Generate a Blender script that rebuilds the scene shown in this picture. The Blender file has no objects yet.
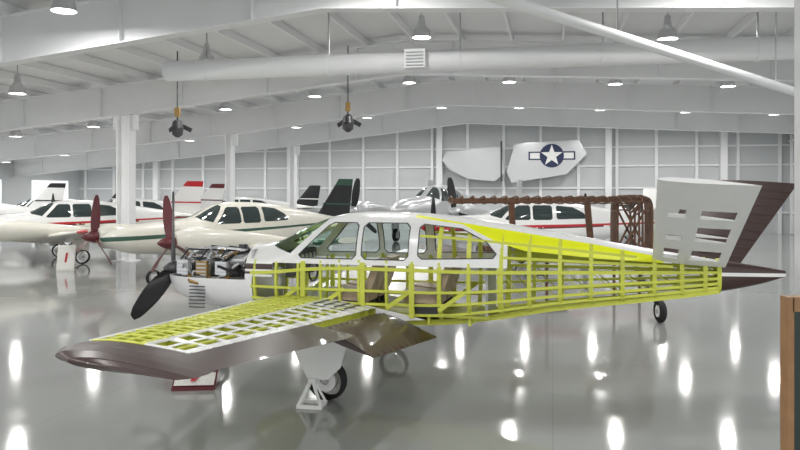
import bpy, bmesh, math, random
from mathutils import Vector, Matrix
random.seed(4)
V=Vector
R=math.radians
scn=bpy.context.scene
scn.view_settings.view_transform='Standard'
scn.view_settings.exposure=.15
# ---------------- materials ----------------
MATS=[];IDX={}
def mat(name,col,rough=.5,metal=0,var=.04,scale=6,bump=0,emit=0,spec=.5,coat=0):
    m=bpy.data.materials.new(name);m.use_nodes=True
    nt=m.node_tree;b=nt.nodes['Principled BSDF']
    b.inputs['Roughness'].default_value=rough;b.inputs['Metallic'].default_value=metal
    b.inputs['Specular IOR Level'].default_value=spec
    b.inputs['Coat Weight'].default_value=coat
    tc=nt.nodes.new('ShaderNodeTexCoord');no=nt.nodes.new('ShaderNodeTexNoise')
    no.inputs['Scale'].default_value=scale;no.inputs['Detail'].default_value=3
    nt.links.new(tc.outputs['Object'],no.inputs['Vector'])
    mx=nt.nodes.new('ShaderNodeMix');mx.data_type='RGBA'
    mx.inputs[6].default_value=(*[max(0,c*(1-var)) for c in col],1)
    mx.inputs[7].default_value=(*[min(1,c*(1+var)) for c in col],1)
    nt.links.new(no.outputs['Fac'],mx.inputs[0]);nt.links.new(mx.outputs[2],b.inputs['Base Color'])
    if bump:
        bp=nt.nodes.new('ShaderNodeBump');bp.inputs['Strength'].default_value=bump
        nt.links.new(no.outputs['Fac'],bp.inputs['Height']);nt.links.new(bp.outputs[0],b.inputs['Normal'])
    if emit:
        b.inputs['Emission Color'].default_value=(1,.98,.95,1);b.inputs['Emission Strength'].default_value=emit
    IDX[name]=len(MATS);MATS.append(m);return m
def glass(name,tint,fac):
    m=bpy.data.materials.new(name);m.use_nodes=True;nt=m.node_tree
    nt.nodes.remove(nt.nodes['Principled BSDF']);out=nt.nodes['Material Output']
    t=nt.nodes.new('ShaderNodeBsdfTransparent');t.inputs[0].default_value=(*tint,1)
    g=nt.nodes.new('ShaderNodeBsdfGlossy');g.inputs['Roughness'].default_value=.03;g.inputs['Color'].default_value=(.9,.95,.95,1)
    lw=nt.nodes.new('ShaderNodeLayerWeight');lw.inputs['Blend'].default_value=fac
    mx=nt.nodes.new('ShaderNodeMixShader')
    nt.links.new(lw.outputs['Fresnel'],mx.inputs[0]);nt.links.new(t.outputs[0],mx.inputs[1]);nt.links.new(g.outputs[0],mx.inputs[2])
    nt.links.new(mx.outputs[0],out.inputs[0]);IDX[name]=len(MATS);MATS.append(m)
mat('white_paint',(.86,.86,.85),.25,coat=.3)
mat('lime_primer',(.64,.68,.09),.45,var=.08)
mat('lime_dark',(.44,.47,.06),.5,var=.1)
mat('yellow_paint',(.86,.92,.01),.35)
mat('brown_paint',(.05,.025,.022),.32,coat=.1)
mat('black_paint',(.012,.012,.014),.3)
mat('rubber',(.015,.015,.016),.75,var=.2)
mat('metal',(.5,.5,.5),.35,1,var=.15)
mat('dark_metal',(.09,.09,.095),.4,.7,var=.2)
mat('brass',(.35,.22,.08),.4,.6)
mat('red_paint',(.5,.015,.02),.3)
mat('green_paint',(.03,.09,.06),.3)
mat('cream_paint',(.74,.72,.64),.25,coat=.3)
mat('blue_paint',(.015,.025,.08),.3)
mat('maroon_paint',(.12,.02,.025),.3)
mat('silver',(.62,.63,.64),.3,.6)
mat('grey_fabric',(.5,.51,.52),.6)
mat('dark_glass',(.03,.045,.045),.05,spec=.9)
mat('wood',(.13,.06,.03),.5,var=.35,scale=9)
mat('oak',(.3,.16,.07),.45,var=.3,scale=14)
mat('chalk_green',(.02,.035,.03),.5,var=.2)
mat('leather',(.4,.31,.23),.5,var=.15)
mat('steel_white',(.86,.87,.88),.5,var=.03,scale=1.5)
mat('wall_panel',(.58,.6,.61),.6,var=.05,scale=.8)
mat('roof_panel',(.78,.79,.8),.65,var=.05,scale=.5)
mat('lamp_lens',(1,1,1),.5,emit=14)
mat('window_light',(.8,.87,.95),.3,emit=.7)
mat('placard',(.75,.74,.7),.5,var=.2,scale=30)
glass('clear_glass',(.9,.95,.94),.12)
glass('windshield_glass',(.6,.76,.68),.25)
def floor_mat():
    m=bpy.data.materials.new('polished_epoxy_floor');m.use_nodes=True;nt=m.node_tree;b=nt.nodes['Principled BSDF']
    tc=nt.nodes.new('ShaderNodeTexCoord')
    n1=nt.nodes.new('ShaderNodeTexNoise');n1.inputs['Scale'].default_value=.25;n1.inputs['Detail'].default_value=5
    n2=nt.nodes.new('ShaderNodeTexNoise');n2.inputs['Scale'].default_value=3;n2.inputs['Detail'].default_value=6
    for n in(n1,n2):nt.links.new(tc.outputs['Object'],n.inputs['Vector'])
    mx=nt.nodes.new('ShaderNodeMix');mx.data_type='RGBA'
    mx.inputs[6].default_value=(.30,.31,.30,1);mx.inputs[7].default_value=(.38,.39,.38,1)
    nt.links.new(n1.outputs['Fac'],mx.inputs[0])
    br=nt.nodes.new('ShaderNodeTexBrick');br.inputs['Scale'].default_value=1;br.offset=0
    br.inputs['Mortar Size'].default_value=.008;br.inputs['Brick Width'].default_value=5;br.inputs['Row Height'].default_value=5
    br.inputs['Color1'].default_value=(1,1,1,1);br.inputs['Color2'].default_value=(1,1,1,1);br.inputs['Mortar'].default_value=(.88,.88,.88,1)
    nt.links.new(tc.outputs['Object'],br.inputs['Vector'])
    m2=nt.nodes.new('ShaderNodeMix');m2.data_type='RGBA';m2.blend_type='MULTIPLY';m2.inputs[0].default_value=1
    nt.links.new(mx.outputs[2],m2.inputs[6]);nt.links.new(br.outputs['Color'],m2.inputs[7])
    nt.links.new(m2.outputs[2],b.inputs['Base Color'])
    mr=nt.nodes.new('ShaderNodeMapRange');mr.inputs[3].default_value=.04;mr.inputs[4].default_value=.13
    nt.links.new(n2.outputs['Fac'],mr.inputs[0]);nt.links.new(mr.outputs[0],b.inputs['Roughness'])
    bp=nt.nodes.new('ShaderNodeBump');bp.inputs['Strength'].default_value=.06
    nt.links.new(n2.outputs['Fac'],bp.inputs['Height']);nt.links.new(bp.outputs[0],b.inputs['Normal'])
    b.inputs['Specular IOR Level'].default_value=.65
    IDX['floor']=len(MATS);MATS.append(m)
floor_mat()
# ---------------- mesh helpers ----------------
def finish(name,bm,parent=None,loc=None,rotz=0,smooth=False,mtx=None):
    bmesh.ops.recalc_face_normals(bm,faces=bm.faces)
    used=sorted({f.material_index for f in bm.faces});mp={u:i for i,u in enumerate(used)}
    for f in bm.faces:
        f.material_index=mp[f.material_index]
    me=bpy.data.meshes.new(name);bm.to_mesh(me);bm.free()
    for u in used:me.materials.append(MATS[u])
    if smooth:
        me.shade_smooth()
        try: me.set_sharp_from_angle(angle=R(smooth))
        except Exception: pass
    o=bpy.data.objects.new(name,me);scn.collection.objects.link(o)
    if parent:o.parent=parent
    if loc is not None:o.location=loc
    o.rotation_euler[2]=rotz
    return o
def empty(name,loc,rotz=0):
    o=bpy.data.objects.new(name,None);scn.collection.objects.link(o);o.location=loc;o.rotation_euler[2]=rotz;o.empty_display_size=.2;return o
def face(bm,pts,m):
    f=bm.faces.new([bm.verts.new(p) for p in pts]);f.material_index=IDX[m];return f
def hexa(bm,v,m):
    vs=[bm.verts.new(p) for p in v]
    for q in((0,1,2,3),(4,7,6,5),(0,4,5,1),(1,5,6,2),(2,6,7,3),(3,7,4,0)):
        f=bm.faces.new([vs[i] for i in q]);f.material_index=IDX[m]
def box(bm,c,s,m,rot=None):
    c=V(c);h=V(s)/2
    v=[V((x*h.x,y*h.y,z*h.z)) for z in(-1,1) for x,y in((-1,-1),(1,-1),(1,1),(-1,1))]
    if rot:v=[rot@p for p in v]
    hexa(bm,[c+p for p in v],m)
def bar(bm,p,q,a,b,m,up=V((0,0,1))):
    p=V(p);q=V(q);d=(q-p)
    if d.length<1e-6:return
    d.normalize();up=V(up);sd=up-d*up.dot(d)
    if sd.length<1e-4:
        up=V((1,0,0));sd=up-d*up.dot(d)
        if sd.length<1e-4:sd=V((0,1,0))
    sd.normalize();ot=d.cross(sd)
    v=[]
    for c in(p,q):
        for i,j in((-1,-1),(1,-1),(1,1),(-1,1)):v.append(c+sd*(i*a/2)+ot*(j*b/2))
    hexa(bm,v,m)
def cyl(bm,p,q,r0,r1,m,seg=16,caps=True):
    p=V(p);q=V(q);d=(q-p).normalized();a=d.orthogonal().normalized();b=d.cross(a)
    A=[];B=[]
    for i in range(seg):
        t=2*math.pi*i/seg;o=a*math.cos(t)+b*math.sin(t)
        A.append(bm.verts.new(p+o*r0));B.append(bm.verts.new(q+o*r1))
    for i in range(seg):
        j=(i+1)%seg;f=bm.faces.new((A[i],A[j],B[j],B[i]));f.material_index=IDX[m]
    if caps:
        f=bm.faces.new(A[::-1]);f.material_index=IDX[m];f=bm.faces.new(B);f.material_index=IDX[m]
def revolve(bm,p,d,prof,m,seg=20):
    for (t0,r0),(t1,r1) in zip(prof,prof[1:]):
        cyl(bm,V(p)+V(d)*t0,V(p)+V(d)*t1,max(r0,.001),max(r1,.001),m,seg,False)
def tube(bm,pts,r,m,seg=8):
    for a,b in zip(pts,pts[1:]):cyl(bm,a,b,r,r,m,seg)
def prism(bm,poly,ext,m):
    ext=V(ext);a=[bm.verts.new(V(p)) for p in poly];b=[bm.verts.new(V(p)+ext) for p in poly];n=len(poly)
    for i in range(n):
        f=bm.faces.new((a[i],a[(i+1)%n],b[(i+1)%n],b[i]));f.material_index=IDX[m]
    f=bm.faces.new(a[::-1]);f.material_index=IDX[m];f=bm.faces.new(b);f.material_index=IDX[m]
def wheel(bm,c,r,wd,axis=V((0,1,0))):
    c=V(c);ax=V(axis).normalized()
    revolve(bm,c-ax*wd/2,ax,[(0,r*.5),(0,r*.82),(wd*.18,r*.96),(wd*.5,r),(wd*.82,r*.96),(wd,r*.82),(wd,r*.5)],'rubber',24)
    cyl(bm,c-ax*wd*.42,c+ax*wd*.42,r*.52,r*.52,'white_paint',18)
    cyl(bm,c-ax*wd*.55,c+ax*wd*.55,r*.18,r*.18,'metal',12)
def hinterp(P,s,j):
    n=len(P)
    if s<=P[0][0]:return P[0][j]
    if s>=P[-1][0]:return P[-1][j]
    for i in range(n-1):
        if P[i][0]<=s<=P[i+1][0]:break
    def sl(k):
        if k==0:return (P[1][j]-P[0][j])/(P[1][0]-P[0][0])
        if k==n-1:return (P[-1][j]-P[-2][j])/(P[-1][0]-P[-2][0])
        return (P[k+1][j]-P[k-1][j])/(P[k+1][0]-P[k-1][0])
    h=P[i+1][0]-P[i][0];t=(s-P[i][0])/h
    return (2*t**3-3*t*t+1)*P[i][j]+(t**3-2*t*t+t)*h*sl(i)+(-2*t**3+3*t*t)*P[i+1][j]+(t**3-t*t)*h*sl(i+1)
def spt(P,s,t,n=2.5,k=1.0):
    zb,zt,w,zc=[hinterp(P,s,j) for j in(1,2,3,4)]
    c=math.cos(t);si=math.sin(t)
    y=w*math.copysign(abs(c)**(2/n),c)*k
    z=zc+((zt-zc) if si>0 else (zc-zb))*math.copysign(abs(si)**(2/n),si)*k
    return V((s,y,z))
def loft(bm,P,ss,nt,m,n=2.5):
    rows=[[bm.verts.new(spt(P,s,2*math.pi*(k+.5)/nt,n)) for k in range(nt)] for s in ss]
    for a,b in zip(rows,rows[1:]):
        for i in range(nt):
            j=(i+1)%nt;f=bm.faces.new((a[i],a[j],b[j],b[i]));f.material_index=IDX[m]
    for r in(rows[0],rows[-1]):
        f=bm.faces.new(r);f.material_index=IDX[m]
def cut(bm,segs):
    for (x0,z0),(x1,z1) in segs:
        n=V((z1-z0,0,-(x1-x0)))
        if n.length<1e-6:continue
        bmesh.ops.bisect_plane(bm,geom=bm.verts[:]+bm.edges[:]+bm.faces[:],plane_co=(x0,0,z0),plane_no=n.normalized(),dist=1e-5)
def edges(poly):return list(zip(poly,poly[1:]+poly[:1]))
def inside(p,poly):
    x,y=p;r=False
    for (x0,y0),(x1,y1) in edges(poly):
        if (y0>y)!=(y1>y) and x<(x1-x0)*(y-y0)/(y1-y0)+x0:r=not r
    return r
def cham(x0,x1,z0,z1,c=.05,dx0=0,dx1=0):
    return [(x0+c,z0),(x1-c,z0),(x1,z0+c),(x1+dx1,z1-c),(x1+dx1-c,z1),(x0+dx0+c,z1),(x0+dx0,z1-c),(x0,z0+c)]
class Foil:
    def __init__(s,rL,rT,tL,tT,tr,tt,up=(0,0,1)):
        s.a=[V(p) for p in(rL,rT,tL,tT)];s.tr=tr;s.tt=tt
        n=(s.a[1]-s.a[0]).cross(s.a[2]-s.a[0]).normalized()
        if n.dot(V(up))<0:n=-n
        s.n=n
    def p(s,c,f,side):
        L=s.a[0].lerp(s.a[2],f);T=s.a[1].lerp(s.a[3],f);t=s.tr*(1-f)+s.tt*f
        y=5*t*(.2969*math.sqrt(c)-.126*c-.3516*c*c+.2843*c**3-.1036*c**4)*(T-L).length
        return L.lerp(T,c)+s.n*y*side*(1.15 if side>0 else .85)
    def build(s,bm,cs,fs,fn,caps='white_paint'):
        for side in(1,-1):
            g=[[bm.verts.new(s.p(c,f,side)) for c in cs] for f in fs]
            for i in range(len(fs)-1):
                for j in range(len(cs)-1):
                    m=fn((cs[j]+cs[j+1])/2,(fs[i]+fs[i+1])/2,side)
                    if m is None:continue
                    q=(g[i][j],g[i][j+1],g[i+1][j+1],g[i+1][j])
                    f=bm.faces.new(q);f.material_index=IDX[m]
        for f in(fs[0],fs[-1]):
            if caps:
                for a,b in zip(cs,cs[1:]):
                    pts=[s.p(a,f,1),s.p(b,f,1),s.p(b,f,-1),s.p(a,f,-1)]
                    if a==0:pts=pts[:3]
                    face(bm,pts,caps)
CS=[0,.005,.02,.05,.1,.2,.3,.45,.6,.72,.86,1]
def solid(bm,rL,rT,tL,tT,tr,tt,m,up=(0,0,1),tip=None,te=None,nf=6):
    F=Foil(rL,rT,tL,tT,tr,tt,up)
    F.build(bm,CS,[i/nf for i in range(nf+1)],lambda c,f,s:(tip if tip and f>.8 else (te if te and c>.72 else m)),m)
    return F
def prop(bm,c,r,nb,ph,m='black_paint',spin='white_paint',sr=.16,sl=.35):
    c=V(c)
    revolve(bm,c,V((-1,0,0)),[(-.08,sr),(.02,sr),(sl*.35,sr*.86),(sl*.7,sr*.5),(sl*.93,sr*.18),(sl,.0)],spin,20)
    cyl(bm,c+V((.08,0,0)),c+V((.081,0,0)),sr,sr,spin,20)
    for i in range(nb):
        t=R(ph)+2*math.pi*i/nb;rad=V((0,math.cos(t),math.sin(t)));tan=V((0,-math.sin(t),math.cos(t)))
        N=10;prev=None
        for k in range(N+1):
            f=.1+.9*k/N;w=r*.075*(.55+1.0*math.sin(math.pi*min(1,f*.8+.1)))*(1 if f<.93 else .65)
            tw=R(58-42*f);d=(tan*math.cos(tw)+V((1,0,0))*math.sin(tw))
            nn=d.cross(rad);th=.03*(1-f*.75)
            q=[c+rad*f*r-d*w,c+rad*f*r+nn*th,c+rad*f*r+d*w,c+rad*f*r-nn*th]
            vs=[bm.verts.new(x) for x in q]
            if prev:
                for a in range(4):
                    b=(a+1)%4;fa=bm.faces.new((prev[a],prev[b],vs[b],vs[a]));fa.material_index=IDX[m]
            prev=vs
        fa=bm.faces.new(prev);fa.material_index=IDX[m]
# ---------------- building ----------------
PH=R(-12)
RB=Matrix.Rotation(PH,3,'Z')
def B(u,v,z=0):return RB@V((u,v,z))
UL,UR,VN,VF=-32,13,-9,44
ZB=[(-32,3.3),(-14.1,4.95),(-4.5,6.0),(13,5.1)]
def zb(u):
    for (a,za),(b,z2) in zip(ZB,ZB[1:]):
        if u<=b:return za+(z2-za)*(u-a)/(b-a)
    return ZB[-1][1]
DEP=1.25
bm=bmesh.new();face(bm,[(UL,VN-14,0),(UR+14,VN-14,0),(UR+14,VF,0),(UL,VF,0)],'floor');finish('floor',bm,rotz=PH)
bm=bmesh.new()
for (a,za),(b,z2) in zip(ZB,ZB[1:]):
    hexa(bm,[(a,VN,za+DEP),(b,VN,z2+DEP),(b,VF,z2+DEP),(a,VF,za+DEP),(a,VN,za+DEP+.15),(b,VN,z2+DEP+.15),(b,VF,z2+DEP+.15),(a,VF,za+DEP+.15)],'roof_panel')
u=UL+.8
while u<UR:
    z=zb(u)+DEP
    box(bm,(u,(VN+VF)/2,z-.12),(.07,VF-VN,.22),'steel_white');u+=1.5
finish('ceiling',bm,rotz=PH)
for v in(-2.2,5.8,13.8,21.8,29.8,37.8):
    bm=bmesh.new()
    us=[-32,-26,-20,-14.1,-11,-8,-4.5,-1,3,7,10,13]
    for a,b in zip(us,us[1:]):
        za,z2=zb(a),zb(b)
        hexa(bm,[(a,v-.02,za),(b,v-.02,z2),(b,v+.02,z2),(a,v+.02,za),(a,v-.02,za+DEP-.22),(b,v-.02,z2+DEP-.22),(b,v+.02,z2+DEP-.22),(a,v+.02,za+DEP-.22)],'steel_white')
        for dz in(0,DEP-.24):
            hexa(bm,[(a,v-.17,za+dz-.03),(b,v-.17,z2+dz-.03),(b,v+.17,z2+dz-.03),(a,v+.17,za+dz-.03),(a,v-.17,za+dz),(b,v-.17,z2+dz),(b,v+.17,z2+dz),(a,v+.17,za+dz)],'steel_white')
    for a in range(-30,13,3):
        box(bm,(a,v,zb(a)+.5),(.03,.3,.98),'steel_white')
    finish('roof_girder',bm,rotz=PH)
    if v>10:
        bm=bmesh.new();w=.22 if v<25 else .12
        h=zb(-14.1)-.03
        for sx in(-w,w):box(bm,(-14.1+sx,v,h/2),(.04,.4,h),'steel_white')
        box(bm,(-14.1,v,h/2),(2*w,.05,h),'steel_white');box(bm,(-14.1,v,.02),(2*w+.3,.6,.04),'steel_white')
        box(bm,(-14.1,v,h-.25),(2*w+.5,.06,.5),'steel_white')
        finish('steel_column',bm,rotz=PH)
# walls
bm=bmesh.new()
prism(bm,[(UL,VF,0),(UR,VF,0)]+[(a,VF,z+DEP) for a,z in ZB[::-1]],(0,.2,0),'wall_panel')
u=UL+.5
while u<UR:
    box(bm,(u,VF-.08,(zb(u)+DEP)/2),(.16,.14,zb(u)+DEP),'steel_white');u+=2.2
for z in(1.2,2.6,3.9,5.0):
    box(bm,((UL+UR)/2,VF-.05,z),(UR-UL,.08,.1),'steel_white')
for u in(-26,-16.5,-6.8,3.2,9.5):
    box(bm,(u,VF-.25,(zb(u)+DEP)/2),(.36,.4,zb(u)+DEP-.05),'steel_white')
finish('wall_back',bm,rotz=PH)
bm=bmesh.new();box(bm,(UR+.1,(VF+12)/2,3.2),(.2,VF-12,6.5),'wall_panel')
v=12.5
while v<VF:
    box(bm,(UR-.08,v,3.2),(.14,.16,6.3),'steel_white');v+=2.2
for z in(1.2,2.6,3.9,5.2):box(bm,(UR-.05,(VF+12)/2,z),(.08,VF-12,.1),'steel_white')
finish('wall_right',bm,rotz=PH)
bm=bmesh.new();box(bm,(UL-.1,(VF+VN)/2,2.3),(.2,VF-VN,4.6),'wall_panel')
for i in range(8):box(bm,(UL+.03,VN+8+i*6,2.0),(.06,3.4,2.2),'window_light')
finish('wall_left',bm,rotz=PH)
# duct and pipe
bm=bmesh.new()
cyl(bm,(-9,15.6,5.2),(UR-.3,15.6,5.2),.24,.24,'steel_white',24)
for u in range(-8,13,3):cyl(bm,(u,15.6,5.2),(u+.06,15.6,5.2),.26,.26,'steel_white',24);bar(bm,(u+.03,15.6,5.2),(u+.03,15.6,zb(u)+DEP-.02),.03,.03,'metal')
box(bm,(-2.9,15.4,5.2),(.45,.5,.4),'steel_white')
for k in range(5):box(bm,(-2.9,15.13,5.05+k*.07),(.38,.03,.02),'grey_fabric')
finish('air_duct',bm,rotz=PH,smooth=40)
bm=bmesh.new();cyl(bm,(-1.2,8.8,5.45),(9.2,14.8,4.05),.085,.085,'steel_white',16)
for t in(.1,.45,.8):
    p=V((-1.2,8.8,5.45)).lerp(V((9.2,14.8,4.05)),t);bar(bm,p,(p.x,p.y,6.3),.02,.02,'metal')
finish('overhead_pipe',bm,smooth=40)
bm=bmesh.new()
for v in(13.8,21.8,29.8):
    for u in(-12,-6,0,6):
        tube(bm,[(u,v,zb(u)+.1),(u+1.2,v+2.5,zb(u+1.2)+DEP-.2)],.02,'steel_white',6)
finish('brace_rods',bm,rotz=PH)
# high bay lamps
for v in(-4,3.2,12.3,18.2,25.6,33.4,40.2):
    us=(-27.3,-21.3,-15.3,-9.3,-3.3,2.7,8.7) if v<24 else (-28.8,-25.2,-21.6,-18,-12.3,-8.7,-5.1,-1.5,2.1,5.7,9.3)
    for k,u in enumerate(us):
        z=zb(u)+.38
        bm=bmesh.new()
        revolve(bm,(0,0,.3),V((0,0,-1)),[(-.25,.07),(0,.1),(.12,.2),(.3,.24),(.32,.24)],'silver',20)
        cyl(bm,(0,0,.01),(0,0,.02),.22,.22,'lamp_lens',20)
        bar(bm,(0,0,.5),(0,0,DEP-.4),.02,.02,'metal')
        o=finish('high_bay_lamp',bm,loc=B(u,v,z),smooth=40)
        L=bpy.data.lights.new('high_bay_light','AREA');L.shape='DISK';L.size=.3;L.energy=105 if v<24 else 78;L.color=(1,.985,.96)
        lo=bpy.data.objects.new('lamp_light',L);scn.collection.objects.link(lo);lo.parent=o;lo.location=(0,0,-.03)
# ceiling fans
for (x,y,z) in((-6.2,20,4.05),(-1.45,20,4.2)):
    bm=bmesh.new();cyl(bm,(0,0,0),(0,0,2.2),.02,.02,'dark_metal',8)
    revolve(bm,(0,0,.25),V((0,0,-1)),[(-.05,.04),(0,.12),(.2,.17),(.38,.14),(.45,.05)],'dark_metal',16)
    for k in range(3):
        t=k*2.09+.4;p=V((math.cos(t),math.sin(t),0));bar(bm,p*.12+V((0,0,.12)),p*.38+V((0,0,.0)),.12,.02,'black_paint')
    box(bm,(0,0,.5),(.14,.1,.25),'brass')
    finish('hanging_fan',bm,loc=(x,y,z),smooth=40)
# wing with roundel on wall
bm=bmesh.new();v=VF-.75
prism(bm,[(-2.2,v,5.15),(-1.6,v,5.3),(1.5,v,5.4),(1.95,v,4.6),(.8,v,3.4),(-2.4,v,2.9),(-2.7,v,3.6)],(0,.18,0),'silver')
prism(bm,[(-6.6,v,4.3),(-6.3,v,4.8),(-3.1,v,5.1),(-2.8,v,3.5),(-3.4,v,3.0),(-5.0,v,3.15),(-6.1,v,3.7)],(0,.25,0),'silver')
box(bm,(-3,v+.1,4.2),(.1,.3,2.4),'dark_metal')
c=V((-.05,v-.02,4.5))
prism(bm,[c+V((x,0,z)) for x,z in((-1.35,.25),(1.35,.25),(1.35,-.25),(-1.35,-.25))],(0,.02,0),'blue_paint')
prism(bm,[c+V((x,-.01,z)) for x,z in((-1.26,.17),(1.26,.17),(1.26,-.17),(-1.26,-.17))],(0,.02,0),'white_paint')
cyl(bm,c+V((0,-.02,0)),c+V((0,.0,0)),.7,.7,'blue_paint',32)
st=[]
for k in range(10):
    r=.65 if k%2==0 else .26;t=math.pi/2+k*math.pi/5;st.append(c+V((r*math.cos(t),-.03,r*math.sin(t))))
prism(bm,st,(0,.01,0),'white_paint')
finish('hanging_airplane_wing',bm,rotz=PH)
# right foreground column & sign board
bm=bmesh.new();zc_=6.05
box(bm,(4.72,8.2,zc_/2),(.28,.28,zc_),'steel_white');box(bm,(4.72,8.2,.02),(.5,.5,.04),'steel_white');finish('steel_column',bm)
bm=bmesh.new();X0,Y0=1.33,2.5
for x in(X0+.018,X0+.96):box(bm,(x,Y0-.0,.97),(.022,.05,1.94),'oak')
for z in(1.915,.45):box(bm,(X0+.49,Y0,z),(.93,.05,.05),'oak')
box(bm,(X0+.49,Y0-.01,1.18),(.92,.02,1.42),'chalk_green')
for x in(X0+.03,X0+.95):box(bm,(x,Y0,.03),(.06,.5,.06),'oak')
finish('framed_notice_board',bm)
# ---------------- generic background airplane ----------------
BON=[(.12,1.02,1.45,.2,1.24),(.3,.88,1.54,.36,1.22),(.8,.77,1.6,.5,1.2),(1.4,.70,1.63,.53,1.2),(1.75,.66,1.68,.54,1.2),(2.15,.64,1.88,.54,1.2),
     (2.6,.63,2.03,.54,1.2),(3.2,.63,2.06,.54,1.2),(4.0,.67,2.02,.53,1.2),(4.6,.76,1.94,.47,1.22),(5.3,.90,1.83,.37,1.26),(6.3,1.04,1.66,.23,1.32),
     (7.0,1.15,1.55,.13,1.36),(7.5,1.26,1.48,.07,1.39),(7.8,1.36,1.43,.03,1.4)]
TW=[(-.75,1.2,1.26,.03,1.23),(-.55,1.05,1.36,.2,1.22),(-.1,.86,1.5,.38,1.2)]+[p for p in BON if p[0]>.5]
def arange(a,b,n):return [a+(b-a)*i/n for i in range(n+1)]
W1=[(2.19,1.49),(2.86,1.49),(2.91,1.54),(2.91,1.89),(2.87,1.93),(2.58,1.93),(2.5,1.89),(2.15,1.53)]
W2=cham(2.98,3.57,1.49,1.93)
W3=[(3.74,1.51),(4.58,1.53),(4.62,1.58),(4.5,1.72),(4.2,1.87),(3.74,1.92),(3.69,1.88),(3.69,1.55)]
WS=[(1.74,1.62),(2.03,1.54),(2.44,1.95),(2.44,2.1),(1.70,2.1)]
def plane(name,loc,al,body='white_paint',s1='red_paint',s2=None,twin=False,tail='conv',fin=None,wing=None,scale=1,taildrag=False,fus=None,nb=3,propm='black_paint',ph=90,under=None,spin=None):
    fus=fus or body;wing=wing or body;fin=fin or body;under=under or body;spin=spin or s1
    bm=bmesh.new();P=TW if twin else BON
    loft(bm,P,arange(P[0][0],P[-1][0],46),28,fus)
    segs=[]
    for w in(W1,W2,W3,WS):segs+=edges(w)
    a=(0,1.18);b=(7.8,1.40);a2=(0,1.28);b2=(7.8,1.44);a3=(0,1.12);b3=(7.8,1.37)
    segs+=[(a,b),(a2,b2),(a3,b3)]
    cut(bm,segs)
    ln=lambda p,q,x:p[1]+(q[1]-p[1])*x/(q[0])
    for f in bm.faces:
        c=f.calc_center_median();s,z=c.x,c.z;m=fus
        if any(inside((s,z),w) for w in(W1,W2,W3)) or (inside((s,z),WS) and abs(c.y)>.02):m='dark_glass'
        elif ln(a,b,s)<z<ln(a2,b2,s):m=s1
        elif s2 and ln(a3,b3,s)-.0<z<ln(a,b,s)-.02:m=s2
        elif z<ln(a3,b3,s):m=under
        f.material_index=IDX[m]
    for sg in(-1,1):
        solid(bm,(1.6,sg*.45,.8),(3.8,sg*.45,.76),(2.35,sg*4.7,1.22),(3.45,sg*4.7,1.2),.15,.12,wing,tip=s1)
        if tail=='conv':
            solid(bm,(6.6,sg*.1,1.45),(7.6,sg*.08,1.45),(7.0,sg*1.8,1.47),(7.6,sg*1.8,1.47),.09,.08,wing,tip=s1)
        if tail=='twin':
            solid(bm,(6.4,sg*.05,1.5),(7.5,sg*.05,1.5),(6.6,sg*1.9,1.55),(7.4,sg*1.9,1.55),.09,.08,wing)
            solid(bm,(6.5,sg*1.9,.95),(7.7,sg*1.9,.95),(6.9,sg*1.9,2.3),(7.6,sg*1.9,2.3),.08,.08,fin,up=(0,1,0))
        if tail=='v':
            solid(bm,(6.4,sg*.08,1.5),(7.5,sg*.06,1.46),(6.95,sg*1.45,2.42),(7.7,sg*1.45,2.4),.09,.08,fin)
        if twin:
            N=[(.05,.95,1.4,.2,1.18),(.3,.85,1.5,.34,1.18),(1.2,.85,1.45,.36,1.15),(2.4,.95,1.3,.28,1.12),(3.6,1.05,1.12,.04,1.1)]
            n0=len(bm.verts);loft(bm,N,arange(.05,3.6,16),18,body)
            bm.verts.ensure_lookup_table()
            for vv in bm.verts[n0:]:vv.co.y+=sg*1.75
            prop(bm,(0,sg*1.75,1.18),1.08,nb,ph+sg*9,propm,spin)
        wz=.24;cyl(bm,(3.0,sg*1.5,.9),(3.0,sg*1.5,wz),.045,.035,'metal',10);wheel(bm,(3.0,sg*1.5+sg*.08,wz),.24,.15)
        box(bm,(2.95,sg*1.62,.62),(.5,.02,.42),body)
    if tail=='conv':
        solid(bm,(6.1,0,1.55),(7.55,0,1.45),(7.1,0,2.75),(7.75,0,2.75),.08,.07,fin,up=(0,1,0),tip=s1)
        for sd in(-1,1):
            k=.35;bar(bm,(6.1+k*1.05,sd*.065,1.55+k*1.2),(7.6+k*.15,sd*.02,1.5+k*1.25),.05,.01,s1 if fin!=s1 else 'white_paint')
    if not twin:prop(bm,(.02,0,1.24),1.05,nb,ph,propm,spin,.2,.4)
    if not taildrag:
        cyl(bm,(.75,0,.8),(.65,0,.2),.04,.035,'metal',10);wheel(bm,(.62,0,.2),.2,.13)
    else:
        cyl(bm,(7.0,0,1.2),(7.1,0,.2),.03,.03,'metal',8);wheel(bm,(7.1,0,.14),.14,.08)
    o=finish(name,bm,loc=(loc[0],loc[1],0),rotz=R(al),smooth=35)
    o.scale=(scale,)*3
    return o
plane('twin_engine_airplane',(-13.6,22.6),38,'cream_paint','red_paint','maroon_paint',twin=True,fus='white_paint',fin='white_paint',nb=3,ph=80,spin='maroon_paint')
plane('twin_engine_airplane',(-6.5,17.3),50,'cream_paint','green_paint',None,twin=True,fin='black_paint',nb=3,ph=88,propm='maroon_paint',spin='maroon_paint')
plane('single_engine_airplane',(1.0,22.0),0,'white_paint','red_paint','maroon_paint',wing='white_paint',tail='v')
plane('twin_tail_airplane',(.1,29.5),66,'silver','silver',None,twin=True,tail='twin',scale=1.3,taildrag=True)
plane('single_engine_airplane',(-15,31),35,'white_paint','maroon_paint',None,fin='white_paint')
plane('single_engine_airplane',(-22,29),30,'white_paint','black_paint',None,fin='white_paint')
plane('single_engine_airplane',(-22,37.5),30,'white_paint','black_paint',None,fin='black_paint')
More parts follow.
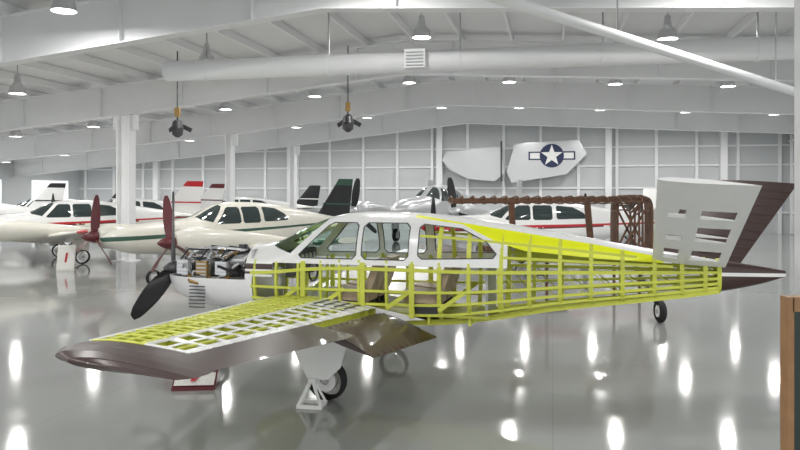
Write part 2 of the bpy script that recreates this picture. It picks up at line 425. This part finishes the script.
plane('single_engine_airplane',(-12,40),20,'white_paint','black_paint',None,fin='black_paint')
plane('single_engine_airplane',(8.5,33),10,'white_paint','blue_paint',None,fin='white_paint')
# ---------------- wooden biplane skeleton ----------------
bm=bmesh.new()
def wframe(x0,x1,y0,y1,z,m='wood'):
    for fy in(.15,.65):bar(bm,(x0,y0+(y1-y0)*fy,z),(x1,y0+(y1-y0)*fy,z+.04),.1,.04,m)
    n=int(abs(x1-x0)/.2)
    for i in range(n+1):
        x=x0+(x1-x0)*i/n
        pr=[(0,0),(.05,.06),(.25,.1),(.6,.07),(1,0)]
        for (a,h),(b,h2) in zip(pr,pr[1:]):
            bar(bm,(x,y0+(y1-y0)*a,z+h),(x,y0+(y1-y0)*b,z+h2),.025,.015,m)
            bar(bm,(x,y0+(y1-y0)*a,z-h*.5),(x,y0+(y1-y0)*b,z-h2*.5),.025,.015,m)
        if i<n:
            x2=x0+(x1-x0)*(i+1)/n;bar(bm,(x,y0+.2,z-.05),(x2,y0+.2,z+.09),.02,.012,m)
    for fy in(0,1):bar(bm,(x0,y0+(y1-y0)*fy,z),(x1,y0+(y1-y0)*fy,z),.03,.03,m)
wframe(1.0,4.6,13.6,15.1,2.14)
wframe(1.6,4.2,13.3,14.6,1.2)
for x in(2.2,3.7):bar(bm,(x,13.9,1.25),(x,14.2,2.12),.05,.12,'wood')
SK=[(0,1.0,2.22,.34,1.6),(.8,.85,2.25,.36,1.5),(1.6,.85,2.2,.34,1.5),(3,1.0,1.9,.22,1.45)]
def sk(s,t):
    p=spt(SK,s,t,6);return V((4.58+p.y+.22*s,14+s,p.z))
for s in(0,.3,.6,.9,1.2,1.6,2.0,2.5,3.0):
    for k in range(24):bar(bm,sk(s,k*.2618),sk(s,(k+1)*.2618),.05,.035,'wood',(0,1,0))
for k in range(16):
    ss=arange(0,3,8)
    for a,b in zip(ss,ss[1:]):bar(bm,sk(a,k*.3927+.2),sk(b,k*.3927+.2),.035,.035,'wood')
for s in(0,1.6):
    bar(bm,sk(s,.785),sk(s,3.927),.04,.03,'wood');bar(bm,sk(s,2.356),sk(s,5.497),.04,.03,'wood')
cyl(bm,(4.5,14.1,1.05),(4.62,12.75,.24),.04,.04,'dark_metal',8);wheel(bm,(4.62,12.75,.2),.2,.13,V((1,0,0)))
for x in(4.65,5.2):bar(bm,(x,15.6,0),(x,15.6,.9),.05,.05,'wood')
bar(bm,(2.9,14.2,0),(2.9,14.2,1.2),.05,.05,'wood');bar(bm,(2.5,14.2,.03),(3.3,14.2,.03),.06,.05,'wood')
finish('biplane_skeleton',bm)
# ---------------- MAIN cutaway airplane ----------------
A=empty('cutaway_airplane',(-3.22,10.06,0),R(-15))
YT=[(3.6,2.03),(4.9,1.83),(5.8,1.69),(6.5,1.56)]
YB=[(6.5,1.50),(5.8,1.54),(4.95,1.62),(4.62,1.72),(4.2,1.92),(3.6,2.0)]
YP=YT+YB
def ytop(s):
    if s<3.6:return 9
    for (a,za),(b,z2) in zip(YT,YT[1:]):
        if s<=b:return za+(z2-za)*(s-a)/(b-a)
    return 1.56
bm=bmesh.new();loft(bm,BON,sorted(arange(.12,7.8,70)),48,'white_paint')
segs=[]
for w in(W1,W2,W3,WS,YP):segs+=edges(w)
H=lambda z:((0,z),(8,z))
Vv=lambda s:((s,0),(s,3))
segs+=[H(1.19),H(1.42),H(1.24),H(1.33),H(1.40),H(1.27),H(1.30),Vv(1.42),Vv(1.52),Vv(1.8),Vv(4.75),Vv(7.08),H(1.36)]
cut(bm,segs)
dele=[]
for f in bm.faces:
    c=f.calc_center_median();s,y,z=c.x,c.y,c.z;w=max(.02,hinterp(BON,s,3));zc=hinterp(BON,s,4)
    m=None
    if any(inside((s,z),q) for q in(W1,W2)):m='clear_glass'
    elif inside((s,z),W3):m=None
    elif inside((s,z),WS):m='windshield_glass' if abs(y)>.03 else 'white_paint'
    elif s<1.42:m='white_paint' if z<1.19 else None
    elif s>7.08:m='white_paint' if 1.36<z<1.40 else 'brown_paint'
    elif inside((s,z),YP):m='yellow_paint'
    elif z<zc and abs(y)/w<.72 and s>1.5:m='lime_primer'
    elif s<1.8 and z>1.24:m='brown_paint' if (1.33<z<1.40 or 1.27<z<1.30) else 'white_paint'
    elif s<1.52:m='white_paint'
    elif s<4.75:m='white_paint' if z>1.42 else None
    elif z>ytop(s):m='white_paint'
    elif s>6.5 and z>1.5:m='white_paint'
    elif y>0 and z>1.42:m='lime_primer'
    if m is None:dele.append(f)
    else:f.material_index=IDX[m]
bmesh.ops.delete(bm,geom=dele,context='FACES')
for k in range(7):box(bm,(.72,-.5,1.08-k*.045),(.22,.03,.012),'dark_metal')
def onskin(s,z,sg):
    zt,w,zc=hinterp(BON,s,2),hinterp(BON,s,3),hinterp(BON,s,4)
    k=min(.999,max(0,(z-zc)/(zt-zc)));return V((s,sg*w*(1-k**2.5)**(1/2.5),z))
for W in(W1,W2,W3):
    for (a,b) in edges(W):
        for sg in(-1,1):
            n=4
            for i in range(n):
                p=onskin(a[0]+(b[0]-a[0])*i/n,a[1]+(b[1]-a[1])*i/n,sg);q=onskin(a[0]+(b[0]-a[0])*(i+1)/n,a[1]+(b[1]-a[1])*(i+1)/n,sg)
                bar(bm,p,q,.012,.012,'dark_metal')
finish('fuselage_skin',bm,A,smooth=35)
bm=bmesh.new()
def ringp(s,t,k=.985):
    return spt(BON,s,t,2.5,k)
def ring(s,zmax,m='lime_primer',a=.03,b=.05,nt=48,zmin=-1):
    for k in range(nt):
        p=ringp(s,2*math.pi*k/nt,.96);q=ringp(s,2*math.pi*(k+1)/nt,.96)
        if zmin<(p.z+q.z)/2<zmax:bar(bm,p,q,a,b,m,(1,0,0))
for s in(1.55,1.85,2.15,2.45,2.7,2.95,3.3,3.62,3.95,4.3):ring(s,1.46,b=.045)
for s in(4.68,5.0,5.35,5.7,6.05,6.4,6.7,6.95,7.1):ring(s,ytop(s)-.02,a=.045,b=.045)
for s in(3.95,4.3,4.66):ring(s,3,a=.05,b=.03)
def stringer(t,s0,s1,a=.03,b=.03,m='lime_primer',n=24):
    for sg in(0,1):
        tt=math.pi-t if sg else t
        ss=arange(s0,s1,n)
        for x,y in zip(ss,ss[1:]):bar(bm,ringp(x,tt),ringp(y,tt),a,b,m)
for t in(-40,-22,-6,8):stringer(R(t),1.5,7.1)
stringer(R(-62),1.5,7.1,.06,.06)
stringer(R(8),1.5,6.6,.04,.05)
for t in(22,):stringer(R(t),4.7,6.6)
stringer(R(40),3.7,6.2)
for sg in(-1,1):
    for s in(2.22,3.0,3.62):
        bar(bm,(s,sg*.53,.8),(s,sg*.53,1.45),.06,.03,'lime_primer',(1,0,0))
    for s in(1.85,2.45,3.3,3.95):
        bar(bm,(s,sg*.52,.9),(s+.3,sg*.52,1.12),.05,.02,'lime_primer',(1,0,0))
    for i in range(6):
        s=4.68+i*.34;bar(bm,ringp(s,R(8) if sg<0 else math.pi-R(8)),ringp(s+.34,R(-40) if sg<0 else math.pi-R(-40)),.012,.014,'lime_dark')
finish('fuselage_frame',bm,A)
# cabin interior
bm=bmesh.new()
box(bm,(3.1,0,.82),(2.9,.86,.03),'lime_dark')
for x in(1.8,2.3,2.8,3.3,3.8,4.3):box(bm,(x,0,.76),(.03,.8,.1),'lime_primer')
box(bm,(1.98,0,1.4),(.06,.9,.34),'black_paint')
for k in range(6):cyl(bm,(2.01,-.36+k*.14,1.45),(2.03,-.36+k*.14,1.45),.045,.045,'metal',12)
tube(bm,[(2.02,-.25,1.3),(2.25,-.25,1.3)],.02,'dark_metal')
for k in range(16):
    a=k*math.pi/8;b=(k+1)*math.pi/8
    if k not in(3,4):bar(bm,(2.25,-.25+.15*math.cos(a),1.3+.13*math.sin(a)),(2.25,-.25+.15*math.cos(b),1.3+.13*math.sin(b)),.02,.02,'black_paint')
for sx in(2.85,3.75):
    for sy in(-.26,.26):
        prism(bm,[(sx-.25,sy-.2,.98),(sx+.2,sy-.2,.96),(sx+.2,sy-.2,1.08),(sx-.25,sy-.2,1.12)],(0,.4,0),'leather')
        prism(bm,[(sx+.12,sy-.2,1.05),(sx+.22,sy-.2,1.05),(sx+.36,sy-.2,1.46),(sx+.28,sy-.2,1.48)],(0,.4,0),'leather')
        for q in(-.15,.15):box(bm,(sx,sy+q,.9),(.36,.03,.14),'dark_metal')
box(bm,(4.5,0,1.1),(.03,.75,.6),'grey_fabric')
box(bm,(1.5,0,1.2),(.03,.94,.75),'metal')
finish('cabin_interior',bm,A)
# engine
bm=bmesh.new()
box(bm,(.75,0,1.3),(.85,.3,.26),'dark_metal');box(bm,(.3,0,1.26),(.2,.22,.22),'metal')
for k,x in enumerate((.48,.76,1.04)):
    for sg in(-1,1):
        for q in range(9):
            y=.17+q*.028;cyl(bm,(x,sg*y,1.31),(x,sg*(y+.014),1.31),.105,.105,'metal',14)
        cyl(bm,(x,sg*.14,1.31),(x,sg*.42,1.31),.08,.08,'dark_metal',12)
        box(bm,(x,sg*.44,1.32),(.16,.05,.17),'brass' if k==1 else 'silver')
        for dz in(-.05,0,.05):box(bm,(x,sg*.468,1.32+dz),(.14,.012,.02),'metal')
        tube(bm,[(x,sg*.3,1.42),(x+.02,sg*.24,1.5),(x+.08,sg*.08,1.53),(x+.1,0,1.5)],.025,'silver')
        tube(bm,[(x+.05,sg*.38,1.22),(x+.1,sg*.44,1.14),(x+.25,sg*.46,1.12)],.03,'brass')
        tube(bm,[(x-.05,sg*.42,1.42),(x,sg*.3,1.55),(1.15,sg*.15,1.52)],.011,'black_paint',6)
tube(bm,[(.45,-.03,1.5),(.8,-.03,1.53),(1.2,-.05,1.5)],.045,'silver')
cyl(bm,(1.12,-.3,1.42),(1.34,-.3,1.42),.07,.07,'silver',14);box(bm,(1.28,.2,1.4),(.2,.25,.2),'silver')
cyl(bm,(1.1,.05,1.5),(1.1,.05,1.6),.06,.06,'dark_metal',10)
cyl(bm,(.25,-.2,1.18),(.4,-.2,1.18),.08,.08,'dark_metal',12)
for sg in(-1,1):
    tube(bm,[(1.42,sg*.36,1.5),(.9,sg*.3,1.16),(.4,sg*.2,1.18)],.018,'white_paint')
tube(bm,[(1.42,-.2,1.55),(1.2,-.38,1.5),(1.0,-.46,1.35),(1.3,-.48,1.25)],.02,'rubber')
random.seed(2)
for k in range(22):
    x=random.uniform(.35,1.3);p=V((x,random.uniform(-.48,-.1),random.uniform(1.2,1.52)))
    tube(bm,[p,p+V((random.uniform(-.1,.1),-.03,.06)),p+V((random.uniform(-.2,.2),.05,random.uniform(-.1,.1)))],.01,random.choice(['black_paint','brass','metal','silver','white_paint']),6)
finish('engine',bm,A,smooth=40)
bm=bmesh.new();prop(bm,(.05,0,1.25),1.07,3,90,'black_paint','dark_metal',.1,.16)
cyl(bm,(.05,0,1.25),(.3,0,1.25),.07,.07,'metal',14);finish('propeller',bm,A,smooth=35)
# left wing
YW=-4.82
F=Foil((1.55,-.5,.86),(3.78,-.5,.78),(2.26,YW,1.24),(3.44,YW,1.19),.13,.10)
cs=[0,.004,.015,.04,.1,.2,.3,.4,.44,.54,.57,.66,.72,.78,.86,1]
fs=arange(0,1,42)
def wm(c,f,s):
    if c<.1:return 'brown_paint' if f>.93 else 'white_paint'
    if c>.72:
        if f<.47:return None
        return 'brown_paint'
    if s>0:
        if f<.17 and c>.4:return 'white_paint'
        if f>.95:return 'brown_paint'
        if c>.66 or .54<c<.57:return 'white_paint'
        return None
    cell=(int(f*42)%3)
    if c<.44:
        return 'lime_primer'
    return 'white_paint' if (cell==0 or c>.57) else 'lime_dark'
bm=bmesh.new();F.build(bm,cs,fs,wm,'white_paint')
for i in range(15):
    f=i/14*.95
    for a,b in zip(cs[4:12],cs[5:13]):
        m='lime_primer' if b<=.45 else 'white_paint'
        q=[F.p(a,f,1),F.p(b,f,1),F.p(b,f,-1),F.p(a,f,-1)]
        face(bm,q,'lime_dark' if b<=.45 else 'lime_primer');bar(bm,q[0],q[1],.045,.012,m,(0,1,0))
    if i<14:
        g=(i+.5)/14*.95
        for a,b in zip(cs[4:8],cs[5:9]):bar(bm,F.p(a,g,1),F.p(b,g,1),.02,.01,'lime_primer',(0,1,0))
for c,m,w in((.1,'white_paint',.05),(.2,'lime_primer',.025),(.3,'lime_primer',.025),(.4,'lime_primer',.03),(.44,'white_paint',.06),(.62,'lime_primer',.02)):
    for a,b in zip(fs,fs[1:]):
        if b>.955:continue
        bar(bm,F.p(c,a,1),F.p(c,b,1),w,.012,m,(1,0,0))
        if c in(.1,.44):face(bm,[F.p(c,a,1),F.p(c,b,1),F.p(c,b,-1),F.p(c,a,-1)],'lime_primer')
for k in range(4):
    a=F.p(.46+k*.06,.02,1)+V((0,0,.008));b=F.p(.46+k*.06,.15,1)+V((0,0,.008));bar(bm,a,b,.03,.006,'dark_metal',(1,0,0))
tips=[(2.26,3.44,YW,.10),(2.36,3.46,YW-.16,.095),(2.56,3.45,YW-.29,.08),(2.9,3.38,YW-.37,.05)]
for (a,b,y,t),(a2,b2,y2,t2) in zip(tips,tips[1:]):
    z=1.24+(YW-y)*.06;z2=1.24+(YW-y2)*.06
    G=Foil((a,y,z),(b,y,z-.05),(a2,y2,z2),(b2,y2,z2-.05),t,t2);G.build(bm,CS,[0,.5,1],lambda c,f,s:'brown_paint','brown_paint')
G=Foil((3.2,-.62,.84),(3.95,-.62,.60),(3.2,-2.56,1.01),(3.78,-2.56,.78),.12,.12);G.build(bm,CS,arange(0,1,8),lambda c,f,s:'brown_paint','brown_paint')
for k in range(13):
    f=k/12;bar(bm,G.p(.1,f,1),G.p(.98,f,1),.02,.012,'brown_paint',(0,1,0))
finish('left_wing',bm,A,smooth=35)
bm=bmesh.new();solid(bm,(1.55,.5,.86),(3.78,.5,.78),(2.32,4.9,1.26),(3.46,4.9,1.2),.13,.1,'white_paint',tip='brown_paint');finish('right_wing',bm,A,smooth=35)
# gear
bm=bmesh.new()
for sg in(-1,1):
    cyl(bm,(2.85,sg*1.46,.9),(2.85,sg*1.46,.45),.05,.05,'white_paint',12);cyl(bm,(2.85,sg*1.46,.5),(2.85,sg*1.46,.22),.035,.035,'metal',12)
    wheel(bm,(2.87,sg*1.38,.225),.225,.16)
    prism(bm,[(2.42,sg*1.6,.86),(3.22,sg*1.6,.84),(3.1,sg*1.6,.42),(2.95,sg*1.6,.28),(2.72,sg*1.6,.28),(2.6,sg*1.6,.5)],(0,.02,0),'white_paint')
    bar(bm,(2.85,sg*1.46,.6),(2.5,sg*1.3,.85),.03,.03,'metal')
cyl(bm,(.8,0,.85),(.75,0,.2),.045,.035,'metal',12);wheel(bm,(.72,0,.19),.19,.13)
finish('landing_gear',bm,A,smooth=40)
# tail
bm=bmesh.new()
T=Foil((6.38,-.16,1.54),(7.16,-.12,1.46),(6.33,-1.42,2.44),(7.27,-1.42,2.37),.07,.06)
tc=[0,.01,.04,.08,.14,.34,.4,.5,.56,.62,.8,.88,1];tf=[0,.07,.2,.32,.38,.5,.56,.6,.7,.85,1]
def tm(c,f,s):
    if .14<c<.34 and (.07<f<.2 or .32<f<.38 or .6<f<.7):return None
    if .5<c<.88 and (.07<f<.2 or .32<f<.5 or .6<f<.7):return None
    return 'white_paint'
T.build(bm,tc,tf,tm)
for f in(.07,.2,.32,.38,.5,.6,.7):
    face(bm,[T.p(.14,f,1),T.p(.34,f,1),T.p(.34,f,-1),T.p(.14,f,-1)],'white_paint')
    face(bm,[T.p(.5,f,1),T.p(.88,f,1),T.p(.88,f,-1),T.p(.5,f,-1)],'white_paint')
for c in(.14,.34,.5,.88):
    face(bm,[T.p(c,.07,1),T.p(c,.7,1),T.p(c,.7,-1),T.p(c,.07,-1)],'white_paint')
q=((6.45,.14,1.54),(7.35,.1,1.48),(7.02,1.42,2.45),(8.28,1.42,2.42),.07,.06)
solid(bm,*q,'brown_paint')
T2=Foil(*q)
for k in range(9):
    bar(bm,T2.p(.45,.08+k*.1,1),T2.p(.99,.08+k*.1,1),.02,.012,'brown_paint',(0,0,1))
finish('v_tail',bm,A,smooth=35)
# wheel stand and placards
bm=bmesh.new();
for sx in(-.13,.13):
    for sy in(-.1,.1):bar(bm,(sx,sy,.02),(sx*.15,sy*.2,.26),.025,.025,'white_paint')
for sy in(-.1,.1):bar(bm,(-.14,sy,.02),(.14,sy,.02),.04,.03,'white_paint')
for sx in(-.13,.13):bar(bm,(sx,-.1,.02),(sx,.1,.02),.03,.03,'white_paint')
bar(bm,(-.04,0,.27),(.04,0,.27),.05,.04,'white_paint')
finish('wheel_stand',bm,loc=(-.95,7.75,0),rotz=R(-10))
def placard(x,y,w,h,rz,fr='red_paint'):
    bm=bmesh.new();box(bm,(0,0,.02),(w,.3,.04),fr)
    prism(bm,[(-w/2,-.12,.04),(w/2,-.12,.04),(w/2,.1,h),(-w/2,.1,h)],(0,.03,0),fr)
    prism(bm,[(-w/2+.02,-.125,.055),(w/2-.02,-.125,.055),(w/2-.02,.085,h-.015),(-w/2+.02,.085,h-.015)],(0,.012,0),'placard')
    prism(bm,[(-w*.1,-.1,.1),(w*.02,-.1,.1),(w*.1,.0,h*.7),(-w*.02,.0,h*.7)],(0,.012,0),'red_paint')
    for k in(-1,1):bar(bm,(k*w*.4,.14,.03),(k*w*.4,.12,h-.03),.02,.02,'dark_metal')
    finish('information_placard',bm,loc=(x,y,0),rotz=R(rz))
placard(-2.42,8.5,.5,.2,5,'maroon_paint')
placard(-9.9,21.3,.5,.75,10,'placard')
# ---------------- world, camera ----------------
w=bpy.data.worlds.new('World');scn.world=w;w.use_nodes=True
bg=w.node_tree.nodes['Background'];bg.inputs[0].default_value=(.96,.98,1,1);bg.inputs[1].default_value=1.25
cam=bpy.data.cameras.new('Camera');co=bpy.data.objects.new('Camera',cam);scn.collection.objects.link(co)
co.location=(0,0,2.3);co.rotation_euler=(R(90),0,0);cam.lens=718*36/800;cam.sensor_width=36;cam.shift_y=-.04
cam.clip_end=300;scn.camera=co
